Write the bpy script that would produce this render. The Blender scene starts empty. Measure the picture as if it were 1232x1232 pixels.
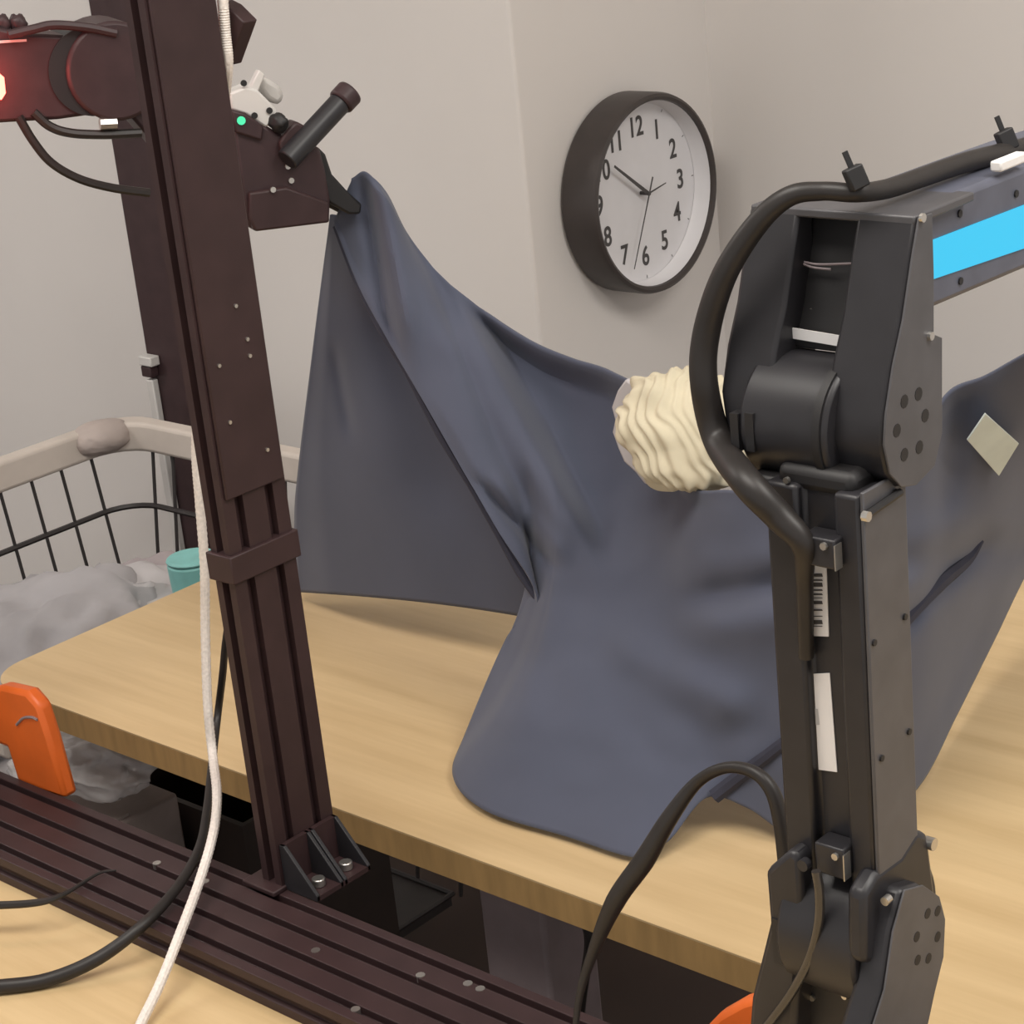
import bpy, bmesh, math, random
from mathutils import Vector, Matrix, noise
random.seed(7)
scn = bpy.context.scene
COL = scn.collection

# ------------------------------------------------------------------ camera
F = 2450.0                                    # focal length in pixels of the 1232 frame
R = Matrix(((0.74413434, -0.15756033, 0.64918321),
            (0.66085024, 0.31571705, -0.68088156),
            (-0.09767828, 0.93568023, 0.33905968)))
CAM = Vector((0.0, 0.0, 1.5))
cd = bpy.data.cameras.new('camera'); cam = bpy.data.objects.new('camera', cd); COL.objects.link(cam)
cam.matrix_world = Matrix.Translation(CAM) @ R.to_4x4()
cd.sensor_width = 36.0; cd.lens = F / 1232 * 36.0; cd.clip_start = 0.02
scn.camera = cam

# ------------------------------------------------------------------ light
w = bpy.data.worlds.new('world'); scn.world = w; w.use_nodes = True
bg = w.node_tree.nodes['Background']; bg.inputs[0].default_value = (1.0, 0.975, 0.95, 1); bg.inputs[1].default_value = 0.80
def area(name, loc, target, sx, sy, power, col):
    l = bpy.data.lights.new(name, 'AREA'); l.shape = 'RECTANGLE'; l.size = sx; l.size_y = sy; l.energy = power; l.color = col
    o = bpy.data.objects.new(name, l); COL.objects.link(o); o.location = loc
    o.rotation_euler = (Vector(target) - Vector(loc)).to_track_quat('-Z', 'Y').to_euler(); return o
area('ceiling_light', (-0.75, 0.15, 2.55), (-0.75, 0.16, 0), 1.2, 0.6, 27, (1.0, 0.95, 0.88))
area('left_fill_light', (-3.3, 0.25, 2.55), (-3.3, 0.26, 0), 1.2, 0.6, 26, (1.0, 0.95, 0.9))  # added lamp, unseen, brightens the left wall
area('ceiling_light_rear', (0.6, 1.0, 2.55), (0.6, 1.01, 0), 1.2, 0.6, 33, (1.0, 0.96, 0.9))
vs = scn.view_settings; vs.view_transform = 'Standard'; vs.look = 'None'; vs.gamma = 1.0; vs.exposure = 0.0
vs.use_curve_mapping = False

# ------------------------------------------------------------------ helpers
def ray(px, py):
    return (R @ Vector((px - 616.0, 616.0 - py, -F))).normalized()
def U(px, py, ax, val):                       # where the sight line of a pixel meets the plane axis = val
    r = ray(px, py); t = (val - CAM[ax]) / r[ax]; return CAM + r * t
def UP(px, py, p0, n):                        # the same for any plane
    r = ray(px, py); t = (Vector(p0) - CAM).dot(n) / r.dot(n); return CAM + r * t

def material(name, base, rough=0.5, metal=0.0, var=0.12, scale=30.0, bump=0.0, stretch=(1, 1, 1), spec=0.5, trans=0.0, alpha=1.0, sheen=0.0):
    m = bpy.data.materials.new(name); m.use_nodes = True
    nt = m.node_tree; p = nt.nodes['Principled BSDF']
    tc = nt.nodes.new('ShaderNodeTexCoord'); mp = nt.nodes.new('ShaderNodeMapping'); mp.inputs['Scale'].default_value = stretch
    nz = nt.nodes.new('ShaderNodeTexNoise'); nz.inputs['Scale'].default_value = scale; nz.inputs['Detail'].default_value = 5
    cr = nt.nodes.new('ShaderNodeValToRGB')
    cr.color_ramp.elements[0].position = 0.3; cr.color_ramp.elements[1].position = 0.7
    cr.color_ramp.elements[0].color = [c * (1 - var) for c in base] + [1]
    cr.color_ramp.elements[1].color = [min(1, c * (1 + var)) for c in base] + [1]
    L = nt.links.new
    L(tc.outputs['Object'], mp.inputs['Vector']); L(mp.outputs['Vector'], nz.inputs['Vector'])
    L(nz.outputs['Fac'], cr.inputs['Fac']); L(cr.outputs['Color'], p.inputs['Base Color'])
    p.inputs['Roughness'].default_value = rough; p.inputs['Metallic'].default_value = metal
    p.inputs['Specular IOR Level'].default_value = spec
    p.inputs['Transmission Weight'].default_value = trans
    p.inputs['Alpha'].default_value = alpha
    p.inputs['Sheen Weight'].default_value = sheen
    if bump:
        b = nt.nodes.new('ShaderNodeBump'); b.inputs['Strength'].default_value = bump; b.inputs['Distance'].default_value = 0.002
        L(nz.outputs['Fac'], b.inputs['Height']); L(b.outputs['Normal'], p.inputs['Normal'])
    return m
def emission(name, col, strength):
    m = bpy.data.materials.new(name); m.use_nodes = True; p = m.node_tree.nodes['Principled BSDF']
    p.inputs['Base Color'].default_value = (*[c * .05 for c in col], 1); p.inputs['Emission Color'].default_value = (*col, 1)
    p.inputs['Emission Strength'].default_value = strength; return m
def wood_material():
    m = bpy.data.materials.new('oak_laminate'); m.use_nodes = True; nt = m.node_tree; p = nt.nodes['Principled BSDF']; L = nt.links.new
    tc = nt.nodes.new('ShaderNodeTexCoord'); mp = nt.nodes.new('ShaderNodeMapping'); mp.inputs['Scale'].default_value = (1.6, 22, 22)
    nz = nt.nodes.new('ShaderNodeTexNoise'); nz.inputs['Scale'].default_value = 2.2; nz.inputs['Detail'].default_value = 8; nz.inputs['Roughness'].default_value = 0.6
    cr = nt.nodes.new('ShaderNodeValToRGB')
    e = cr.color_ramp.elements; e[0].position = 0.3; e[1].position = 0.72
    e[0].color = (0.54, 0.385, 0.20, 1); e[1].color = (0.655, 0.485, 0.27, 1)
    L(tc.outputs['Object'], mp.inputs['Vector']); L(mp.outputs['Vector'], nz.inputs['Vector']); L(nz.outputs['Fac'], cr.inputs['Fac'])
    L(cr.outputs['Color'], p.inputs['Base Color']); p.inputs['Roughness'].default_value = 0.42
    return m

M = dict(
    wall=material('wall_paint', (0.72, 0.685, 0.66), 0.9, var=0.02, scale=3, bump=0.0),
    floor=material('grey_floor', (0.040, 0.022, 0.016), 0.7, scale=8),
    ceil=material('ceiling_paint', (0.8, 0.79, 0.77), 0.9, var=0.02),
    wood=wood_material(),
    edge=material('table_edge_band', (0.40, 0.25, 0.10), 0.5, var=0.15, scale=14, stretch=(6, 1, 1)),
    extr=material('black_anodised', (0.040, 0.022, 0.023), 0.45, 0.0, scale=40, spec=0.3),
    extr2=material('black_anodised_far', (0.050, 0.028, 0.030), 0.5, scale=40, spec=0.3),
    bolt=material('steel_bolt', (0.55, 0.53, 0.5), 0.3, 0.9),
    arm=material('charcoal_arm_shell', (0.020, 0.019, 0.022), 0.42, scale=60, spec=0.45),
    armlit=material('charcoal_arm_lit', (0.070, 0.068, 0.074), 0.45, scale=60, spec=0.6),  # lit copy of the arm shell, light put into the colour
    dark=material('matte_black', (0.012, 0.011, 0.012), 0.55, scale=60),
    armred=material('black_plastic_arm', (0.045, 0.026, 0.028), 0.45, scale=60, spec=0.3),
    rubber=material('black_cable_rubber', (0.020, 0.017, 0.016), 0.45, scale=60, spec=0.4),
    gloss=material('glossy_black_cable', (0.03, 0.026, 0.024), 0.2, scale=60, spec=0.8),
    braid=material('white_braid', (0.78, 0.72, 0.67), 0.7, scale=400, bump=0.3),
    label=material('white_label_paper', (0.78, 0.76, 0.75), 0.6, var=0.03),
    ink=material('black_ink', (0.07, 0.065, 0.065), 0.7),
    greyink=material('grey_ink', (0.45, 0.44, 0.44), 0.7),
    cloth=material('slate_blue_cotton', (0.078, 0.087, 0.127), 0.95, var=0.07, scale=10, bump=0.15, sheen=0.15),
    creaseshade=material('dark_navy_crease_shade', (0.035, 0.036, 0.055), 0.95, var=0.1, scale=40),  # shadow tone for the garment creases
    tag=material('pale_green_tag', (0.60, 0.67, 0.65), 0.8, var=0.06, scale=40),
    cream=material('cream_fabric', (0.60, 0.54, 0.40), 0.95, var=0.12, scale=25, bump=0.2),
    clockrim=material('clock_black_plastic', (0.045, 0.036, 0.034), 0.42),
    clockface=material('clock_white_face', (0.72, 0.71, 0.73), 0.6, var=0.02),
    orange=material('orange_plastic', (0.72, 0.135, 0.018), 0.45, var=0.08),
    rail=material('beige_rail', (0.60, 0.535, 0.48), 0.7, var=0.08, scale=12),
    railpad=material('brown_grey_pad', (0.47, 0.40, 0.37), 0.8, var=0.1, scale=14),
    wire=material('black_wire', (0.03, 0.025, 0.025), 0.5),
    grey=material('grey_clothes', (0.40, 0.385, 0.40), 0.95, var=0.12, scale=10, bump=0.2),
    grey2=material('light_grey_clothes', (0.50, 0.48, 0.49), 0.95, var=0.1, scale=10, bump=0.2),
    mauve=material('mauve_grey_clothes', (0.40, 0.35, 0.36), 0.95, var=0.12, scale=10, bump=0.2),
    teal=material('teal_plastic', (0.22, 0.52, 0.50), 0.5),
    white=material('white_plastic', (0.62, 0.60, 0.58), 0.45, var=0.03),
    camgrey=material('pale_grey_plastic', (0.50, 0.48, 0.46), 0.6, var=0.03),
    bag=material('clear_plastic_bag', (0.72, 0.70, 0.70), 0.18, var=0.1, scale=20, alpha=0.55),
    box=material('dark_brown_bin', (0.028, 0.017, 0.013), 0.6),
    leg=material('charcoal_steel', (0.26, 0.21, 0.22), 0.5),
    carton=material('grey_carton', (0.30, 0.25, 0.23), 0.8),
    fore=material('slate_grey_forearm', (0.090, 0.096, 0.128), 0.45, scale=60),
    blue=emission('blue_led', (0.035, 0.60, 0.93), 0.92),
    red=emission('red_led', (1.0, 0.10, 0.07), 9.0),
    green=emission('green_led', (0.10, 1.0, 0.50), 0.9),
)

def finish(name, verts, faces, mat, parent=None, bevel=0.0, seg=2, smooth=True):
    me = bpy.data.meshes.new(name); me.from_pydata([tuple(v) for v in verts], [], faces); me.validate()
    bm = bmesh.new(); bm.from_mesh(me); bmesh.ops.recalc_face_normals(bm, faces=bm.faces)
    bm.to_mesh(me); bm.free()
    if smooth:
        for p in me.polygons: p.use_smooth = True
        try: me.set_sharp_from_angle(angle=math.radians(35))
        except Exception: pass
    me.materials.append(M[mat] if isinstance(mat, str) else mat)
    o = bpy.data.objects.new(name, me); COL.objects.link(o)
    if bevel:
        b = o.modifiers.new('bevel', 'BEVEL'); b.width = bevel; b.segments = seg; b.limit_method = 'ANGLE'; b.angle_limit = math.radians(40)
    attach(o, parent); return o
def attach(o, parent):
    if parent is None: return
    o.parent = parent
    if parent.type == 'EMPTY': o.matrix_parent_inverse = Matrix.Translation(-parent.location)
def thing(name, label, cat, loc, group=None):
    o = bpy.data.objects.new(name, None); COL.objects.link(o); o.location = loc; o.empty_display_size = 0.05
    tag(o, label, cat, group); return o
def tag(o, label, cat, group=None):
    o['label'] = label; o['category'] = cat
    if group: o['group'] = group
    return o
def struct(o): o['kind'] = 'structure'; return o

BF = [(0, 3, 2, 1), (4, 5, 6, 7), (0, 1, 5, 4), (1, 2, 6, 5), (2, 3, 7, 6), (3, 0, 4, 7)]
def box(name, x0, x1, y0, y1, z0, z1, mat, parent=None, bevel=0.0):
    v = [(x0, y0, z0), (x1, y0, z0), (x1, y1, z0), (x0, y1, z0), (x0, y0, z1), (x1, y0, z1), (x1, y1, z1), (x0, y1, z1)]
    return finish(name, v, BF, mat, parent, bevel)
def obox(name, c, ax, ay, az, hx, hy, hz, mat, parent=None, bevel=0.0):    # box on free axes
    c = Vector(c); v = []
    for sz in (-1, 1):
        for sx, sy in ((-1, -1), (1, -1), (1, 1), (-1, 1)):
            v.append(c + ax * (sx * hx) + ay * (sy * hy) + az * (sz * hz))
    return finish(name, v, BF, mat, parent, bevel)
def extrude_poly(name, pts, d, mat, parent=None, bevel=0.0):
    n = len(pts); d = Vector(d); v = [Vector(p) for p in pts] + [Vector(p) + d for p in pts]
    f = [tuple(range(n)), tuple(range(2 * n - 1, n - 1, -1))] + [(i, (i + 1) % n, n + (i + 1) % n, n + i) for i in range(n)]
    return finish(name, v, f, mat, parent, bevel)
def pprism(name, px, p0, n, depth, mat, parent=None, bevel=0.0):          # outline on plane (p0, n) extruded away along -n
    n = Vector(n).normalized()
    return extrude_poly(name, [UP(x, y, p0, n) for x, y in px], -n * depth, mat, parent, bevel)
def frame(t):
    t = t.normalized(); a = Vector((0, 0, 1)) if abs(t.z) < 0.9 else Vector((1, 0, 0))
    u = t.cross(a).normalized(); return u, t.cross(u).normalized()
def cyl(name, a, b, r, mat, parent=None, seg=20, r2=None, bevel=0.0):
    a, b = Vector(a), Vector(b); u, v = frame(b - a); r2 = r if r2 is None else r2
    vs_ = []
    for c, rr in ((a, r), (b, r2)):
        for i in range(seg):
            q = 2 * math.pi * i / seg; vs_.append(c + (u * math.cos(q) + v * math.sin(q)) * rr)
    f = [tuple(range(seg)), tuple(range(2 * seg - 1, seg - 1, -1))] + [(i, (i + 1) % seg, seg + (i + 1) % seg, seg + i) for i in range(seg)]
    return finish(name, vs_, f, mat, parent, bevel)
def spline(P, n=10):
    P = [Vector(p) for p in P]; out = []
    for i in range(len(P) - 1):
        p0 = P[i - 1] if i else P[0] * 2 - P[1]; p1, p2 = P[i], P[i + 1]; p3 = P[i + 2] if i + 2 < len(P) else p2 * 2 - p1
        for k in range(n):
            t = k / n
            out.append(0.5 * ((2 * p1) + (p2 - p0) * t + (2 * p0 - 5 * p1 + 4 * p2 - p3) * t * t + (3 * p1 - p0 - 3 * p2 + p3) * t ** 3))
    out.append(P[-1]); return out
def tube(name, P, r, mat, parent=None, seg=8, n=10, radii=None, straight=False, ridges=0):
    Q = [Vector(p) for p in P] if straight else spline(P, n)
    vs_, fs = [], []; u, v = frame(Q[1] - Q[0]); N = len(Q)
    for i, q in enumerate(Q):
        t = (Q[min(i + 1, N - 1)] - Q[max(i - 1, 0)]).normalized()
        u = (u - t * u.dot(t)).normalized(); v = t.cross(u)
        rr = r
        if radii:
            g = i / (N - 1) * (len(radii) - 1); k = min(int(g), len(radii) - 2); rr = radii[k] + (radii[k + 1] - radii[k]) * (g - k)
        if ridges: rr *= 1 + 0.09 * (i % 2)
        for j in range(seg):
            a = 2 * math.pi * j / seg; vs_.append(q + (u * math.cos(a) + v * math.sin(a)) * rr)
    for i in range(N - 1):
        for j in range(seg):
            fs.append((i * seg + j, i * seg + (j + 1) % seg, (i + 1) * seg + (j + 1) % seg, (i + 1) * seg + j))
    fs.append(tuple(range(seg))); fs.append(tuple(range((N - 1) * seg, N * seg)))
    return finish(name, vs_, fs, mat, parent)
def lump(name, c, s, mat, parent=None, seed=0, amp=0.25, freq=3.0, rot=0.0, ridge=0.5, sub=5):
    bm = bmesh.new(); bmesh.ops.create_icosphere(bm, subdivisions=sub, radius=1.0)
    off = Vector((seed * 7.3, seed * 3.1, seed * 5.7)); Rz = Matrix.Rotation(rot, 3, 'Z')
    for v in bm.verts:
        p = v.co.copy(); d = noise.noise(p * freq * 0.5 + off)
        rd = 1 - abs(noise.noise(p * freq + off * 2)) * 2
        rd2 = 1 - abs(noise.noise(p * freq * 2.1 + off)) * 2
        v.co = p * (1 + amp * d + amp * ridge * 0.5 * rd + amp * ridge * 0.2 * rd2)
        v.co = Rz @ Vector((v.co.x * s[0], v.co.y * s[1], v.co.z * s[2])) + Vector(c)
    me = bpy.data.meshes.new(name); bm.to_mesh(me); bm.free()
    for p in me.polygons: p.use_smooth = True
    me.materials.append(M[mat]); o = bpy.data.objects.new(name, me); COL.objects.link(o); attach(o, parent); return o

TZ = 0.75                                    # table height
# ------------------------------------------------------------------ room
struct(box('floor', -4.2, 3.2, -3.2, 2.5, -0.05, 0.0, 'floor'))
struct(box('ceiling', -4.2, 3.2, -3.2, 2.5, 2.62, 2.70, 'ceil'))
XC, YW, YB = -1.696, 1.865, 2.255
struct(box('wall_left', -4.2, XC, YW, YW + 0.8, 0.0, 2.62, 'wall', bevel=0.004))
struct(box('wall_back', XC, 3.2, YB, YB + 0.1, 0.0, 2.62, 'wall'))
struct(box('wall_side', -4.3, -4.2, -3.2, 2.5, 0.0, 2.62, 'wall'))

# ------------------------------------------------------------------ clock on the pillar
CR = 0.130; CD = 0.060; FD = 0.030
cc = U(771, 232, 0, XC + FD); cc.x = XC
clk = thing('wall_clock', 'round black-rimmed wall clock with white numbered face on the pillar', 'clock', cc)
def ring(name, prof, mat, parent, seg=72):   # lathe about the clock axis (+X); profile of (radius, x offset)
    vs_, fs = [], []; n = len(prof)
    for i in range(seg):
        a = 2 * math.pi * i / seg
        for r, x in prof: vs_.append(Vector((cc.x + x, cc.y + math.cos(a) * r, cc.z + math.sin(a) * r)))
    for i in range(seg):
        for k in range(n - 1):
            fs.append((i * n + k, ((i + 1) % seg) * n + k, ((i + 1) % seg) * n + k + 1, i * n + k + 1))
    return finish(name, vs_, fs, mat, parent)
ring('rim', [(CR * .97, 0.001), (CR, 0.006), (CR, CD - 0.008), (CR * .985, CD - 0.002), (CR * .955, CD), (CR * .925, CD - 0.002), (CR * .918, CD - 0.006)], 'clockrim', clk)
ring('inner_bezel', [(CR * .918, CD - .0062), (CR * .91, FD + .006), (CR * .89, FD)], 'clockface', clk)
ring('face', [(0.0005, FD - .0005), (CR * .915, FD - .0005)], 'clockface', clk)
fx = cc.x + FD
def face_pt(a, r): return Vector((fx, cc.y + math.sin(a) * r, cc.z + math.cos(a) * r))
for h in range(1, 13):
    tcu = bpy.data.curves.new('numeral', 'FONT'); tcu.body = str(h); tcu.size = 0.036; tcu.align_x = 'CENTER'; tcu.align_y = 'CENTER'; tcu.extrude = 0.0002; tcu.offset = 0.0006
    to = bpy.data.objects.new('numeral', tcu); COL.objects.link(to)
    me = bpy.data.meshes.new_from_object(to); bpy.data.objects.remove(to)
    p = face_pt(h * math.pi / 6, CR * 0.655)
    for v in me.vertices: v.co = Vector((p.x + v.co.z, p.y + v.co.x * 0.86, p.z + v.co.y))
    me.materials.append(M['ink']); o = bpy.data.objects.new('numeral', me); COL.objects.link(o); attach(o, clk)
for k in range(12):
    a = k * math.pi / 6; r0, r1, wd = CR * .845, CR * .875, 0.0006; t = Vector((0, math.cos(a), -math.sin(a)))
    finish('hour_mark', [face_pt(a, r0) - t * wd, face_pt(a, r0) + t * wd, face_pt(a, r1) + t * wd, face_pt(a, r1) - t * wd], [(0, 1, 2, 3)], 'ink', clk)
def hand(name, px, wd, dx, tail=0.0):
    q = UP(px[0], px[1], (fx + dx, 0, 0), Vector((1, 0, 0))); c0 = Vector((fx + dx, cc.y, cc.z)); d = (q - c0); L_ = d.length; d.normalize(); s = Vector((0, -d.z, d.y))
    a = c0 - d * tail; e = c0 + d * L_
    extrude_poly(name, [a - s * wd, a + s * wd, e + s * wd * .55, e - s * wd * .55], (0.0006, 0, 0), 'ink', clk)
hand('hour_hand', (739, 200), 0.0028, 0.0120, 0.004)
hand('minute_hand', (801, 220), 0.0012, 0.0130, 0.003)
hand('second_hand', (763, 324), 0.0012, 0.0140, 0.022)
cyl('hub', (fx, cc.y, cc.z), (fx + 0.015, cc.y, cc.z), 0.0026, 'ink', clk)

# ------------------------------------------------------------------ tables
YE, XL = 0.929, -1.597                       # near edge and left end of the far table
def rounded_rect(x0, x1, y0, y1, r, z, k=8):
    P = []
    for cx, cy, a0 in ((x1 - r, y0 + r, -90), (x1 - r, y1 - r, 0), (x0 + r, y1 - r, 90), (x0 + r, y0 + r, 180)):
        for i in range(k + 1):
            a = math.radians(a0 + 90 * i / k); P.append(Vector((cx + r * math.cos(a), cy + r * math.sin(a), z)))
    return P
def table(label, x0, x1, y0, y1, legs):
    t = thing('worktable', label, 'table', ((x0 + x1) / 2, (y0 + y1) / 2, 0))
    extrude_poly('tabletop', rounded_rect(x0, x1, y0, y1, 0.045, TZ - 0.0015), (0, 0, 0.0015), 'wood', t)
    extrude_poly('edge_band', rounded_rect(x0, x1, y0, y1, 0.045, TZ - 0.026), (0, 0, 0.0243), 'edge', t)
    for lx, ly, wx, wy in legs:
        box('leg', lx - wx, lx + wx, ly - wy, ly + wy, 0.0, TZ - 0.0262, 'leg', t, 0.004)
    return t
lgp = U(650, 1130, 1, 1.02)
table('light oak worktable beneath the hanging blue cloth', XL, 0.35, YE, 1.66,
      [(lgp.x, 1.02, 0.034, 0.03), (lgp.x, 1.55, 0.034, 0.03), (0.2, 1.02, 0.034, 0.03), (0.2, 1.55, 0.034, 0.03)])
table('near oak worktable at the lower left under the grooved rail', -1.75, 0.35, 0.05, 0.725,
      [(-1.6, 0.15, 0.03, 0.03), (-1.6, 0.62, 0.03, 0.03), (0.2, 0.15, 0.03, 0.03), (0.2, 0.62, 0.03, 0.03)])

# ------------------------------------------------------------------ grooved base rail
PY0, PY1, PZ = 0.709, 0.797, 0.772
rail = thing('base_rail', 'black grooved aluminium rail bridging the two worktables', 'rail', (-0.7, 0.75, TZ))
prof = [(PY0, TZ), (PY0, TZ + .007), (PY0 + .004, TZ + .008), (PY0 + .004, TZ + .014), (PY0, TZ + .015), (PY0, PZ)]
wd = (PY1 - PY0) / 4
for k in range(4):
    c = PY0 + wd * (k + .5); prof += [(c - .0032, PZ), (c - .0032, PZ - .006), (c + .0032, PZ - .006), (c + .0032, PZ)]
prof += [(PY1, PZ), (PY1, TZ)]
extrude_poly('extrusion', [(-1.95, y, z) for y, z in prof], (1.95 + 0.15, 0, 0), 'extr', rail, 0.0006)
def slotnut(px, py, n=1):
    p = U(px, py, 2, PZ - 0.001)
    for i in range(n):
        cyl('slot_bolt', p + Vector((i * 0.011, 0, -0.003)), p + Vector((i * 0.011, 0, 0.0015)), 0.0032, 'bolt', rail, 10)
for a in ((189, 1040, 1), (247, 1062, 1), (563, 1185, 2), (506, 1175, 1), (428, 1216, 1), (380, 1145, 1)): slotnut(*a)

# ------------------------------------------------------------------ upright post
K = U(340, 1072, 2, PZ)                       # nearest bottom corner
WX, WY = 0.020, 0.056
px1 = K.x; px0 = K.x - WX; py0 = K.y; py1 = K.y + WY; PT = 1.70
post = thing('upright_post', 'tall black slotted aluminium post standing on the grooved rail', 'post', ((px0 + px1) / 2, (py0 + py1) / 2, PZ))
s, dp = 0.0036, 0.006
P2 = []
def face_notched(a, b, inward, centers):
    a, b, inward = Vector(a), Vector(b), Vector(inward); d = (b - a).normalized(); P2.append(a)
    for c in centers:
        m = a + (b - a) * c
        P2.extend([m - d * s, m - d * s + inward * dp, m + d * s + inward * dp, m + d * s])
face_notched((px0, py0, PZ), (px1, py0, PZ), (0, 1, 0), [.5])
face_notched((px1, py0, PZ), (px1, py1, PZ), (-1, 0, 0), [.25, .73])
face_notched((px1, py1, PZ), (px0, py1, PZ), (0, -1, 0), [.5])
face_notched((px0, py1, PZ), (px0, py0, PZ), (1, 0, 0), [.27, .75])
extrude_poly('extrusion', P2, (0, 0, PT - PZ), 'extr', post)
zc = UP(300, 590, (px1, 0, 0), Vector((1, 0, 0))).z
box('cover_plate', px1 + .0002, px1 + 0.003, py0 + .002, py1 - .002, zc, PT, 'extr', post, 0.001)
for sx, sy in ((263, 440), (300, 428), (276, 508), (321, 541), (241, 528), (283, 368), (297, 408)):
    q = UP(sx, sy, (px1 + .003, 0, 0), Vector((1, 0, 0)))
    if py0 + .003 < q.y < py1 - .003: cyl('cover_screw', q, q + Vector((.0012, 0, 0)), .0014, 'bolt', post, 8)
zb0 = UP(310, 690, (px1, 0, 0), Vector((1, 0, 0))).z; zb1 = UP(310, 655, (px1, 0, 0), Vector((1, 0, 0))).z
box('clamp_band', px0 - .003, px1 + .003, py0 - .003, py1 + .003, zb0, zb1, 'extr', post, 0.001)
finq = [UP(x, y, (0, py1 + .012, 0), Vector((0, -1, 0))) for x, y in ((262, 2), (274, 8), (293, 27), (274, 80), (262, 60))]
extrude_poly('bracket_fin', finq, (0, 0.012, 0), 'extr', post, 0.001)
box('foot_plate', px0 - .012, px1 + .002, py0 - .010, py1 + .006, PZ, PZ + .004, 'extr', post, 0.001)
# cast corner bracket on the +X side of the post: two ribbed bays
bx0, bx1 = px1 + .0004, px1 + 0.034
by0, by1 = py0 + .004, py1 - .002
for yy in (by0, by0 + (by1 - by0) * .46, by0 + (by1 - by0) * .54, by1):
    extrude_poly('gusset_rib', [(bx0, yy - .0015, PZ + .0003), (bx1, yy - .0015, PZ + .0003), (bx1, yy - .0015, PZ + .005), (bx0 + .005, yy - .0015, PZ + .036), (bx0, yy - .0015, PZ + .036)], (0, .003, 0), 'arm', post, .0005)
box('gusset_floor', bx0, bx1, by0 - .001, by1 + .001, PZ + .0003, PZ + .004, 'extr', post)
box('gusset_back', bx0, bx0 + .004, by0 - .001, by1 + .001, PZ + .004, PZ + .036, 'extr', post)
for f_ in (.23, .77):
    yy = by0 + (by1 - by0) * f_
    cyl('gusset_bolt', (bx0 + .022, yy, PZ + .004), (bx0 + .022, yy, PZ + .010), .005, 'bolt', post, 12, bevel=.0008)

# ------------------------------------------------------------------ second, far post behind the basket
FY = 1.80
q = U(100, 0, 1, FY); b0 = U(190, 480, 1, FY)
fp = thing('upright_post', 'black far post behind the wire basket, beside the white strip', 'post', (q.x + .05, FY, 0))
fx0 = (q.x + b0.x) / 2
box('shaft', fx0, fx0 + 0.10, FY, FY + 0.04, 0, 1.75, 'extr2', fp, .003)
zt = U(190, 462, 1, FY - .02).z
box('white_strip', fx0 + .004, fx0 + 0.020, FY - .012, FY - .0005, 0.0, zt, 'white', fp, .002)
zk = U(190, 440, 1, FY - .02).z
box('clip', fx0 + .002, fx0 + .032, FY - .018, FY - .0005, zk - .006, zk + .009, 'white', fp, .002)
box('clip_base', fx0 + .002, fx0 + .025, FY - .016, FY - .0005, zk - .024, zk - .007, 'extr2', fp, .002)

# ------------------------------------------------------------------ wire basket
BY = 1.70
rc = U(150, 515, 1, BY); BX = rc.x; BZ = rc.z
bk = thing('wire_basket', 'black wire basket with beige padded rim left of the worktable', 'basket', ((BX - 1.66) / 2, 1.35, 0))
BX1, BY0 = -1.655, 0.98
rr = 0.06
def rimrun(z, dx=0.0, r=rr):
    P = [Vector((BX + dx, BY0 + dx, z))]
    for i in range(7):
        a = math.pi - i / 6 * math.pi / 2
        P.append(Vector((BX + dx + r + math.cos(a) * r, BY - dx - r + math.sin(a) * r, z)))
    P += [Vector((BX1 - dx, BY - dx, z)), Vector((BX1 - dx, BY0 + dx, z)), Vector((BX + dx, BY0 + dx, z))]
    return P
Q = rimrun(BZ)
N = len(Q); vs_, fs = [], []
for i, p in enumerate(Q[:-1]):
    cx, cy = (BX + BX1) / 2, (BY0 + BY) / 2
    dx = 1 if p.x < cx else -1; dy = 1 if p.y < cy else -1
    inn = Vector((dx, dy, 0)) * 0.014
    for o_, z in ((-1, -.024), (-1, .020), (1, .020), (1, -.024)): vs_.append(p + inn * o_ + Vector((0, 0, z)))
n_ = N - 1
for i in range(n_):
    for j in range(4): fs.append((i * 4 + j, i * 4 + (j + 1) % 4, ((i + 1) % n_) * 4 + (j + 1) % 4, ((i + 1) % n_) * 4 + j))
finish('rim', vs_, fs, 'rail', bk, .006, 3)
hp = Vector((BX + .012, BY - .05, BZ + .004))
lump('corner_pad', hp, (.036, .046, .025), 'railpad', bk, 3, .12, 2)
zx = U(145, 600, 1, BY - .02).z
TX, TY = 0.147, 0.137
def drop(z): return BZ - z
tube('cross_wire', [Vector((p.x, p.y, zx)) for p in rimrun(zx, drop(zx) * .14)], .0042, 'wire', bk, 6, straight=True)
tube('bottom_wire', [Vector((p.x, p.y, .12)) for p in rimrun(.12, drop(.12) * .14)], .0042, 'wire', bk, 6, straight=True)
H = BZ - .12
ys = [U(x, y, 0, BX).y for x, y in ((-36, 617), (0, 600), (37, 585), (72, 568), (108, 553))]
for y in ys: cyl('wire', (BX, y, BZ), (BX + TX * H, y, .12), .0028, 'wire', bk, 6)
st = ys[1] - ys[0]
for k in range(1, 6):
    if ys[0] - .09 * k > BY0: cyl('wire', (BX, ys[0] - .09 * k, BZ), (BX + TX * H, ys[0] - .09 * k, .12), .0028, 'wire', bk, 6)
for x, y in ((187, 548), (211, 553)):
    p = U(x, y, 1, BY); cyl('wire', (p.x, BY, BZ), (p.x, BY - TY * H, .12), .0028, 'wire', bk, 6)
for k in range(1, 8):
    x = p.x + .08 * k
    if x < BX1: cyl('wire', (x, BY, BZ), (x, BY - TY * H, .12), .0028, 'wire', bk, 6)
box('tray', BX + TX * H, BX1 - .08, BY0 + .08, BY - TY * H, .10, .118, 'wire', bk)
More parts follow.
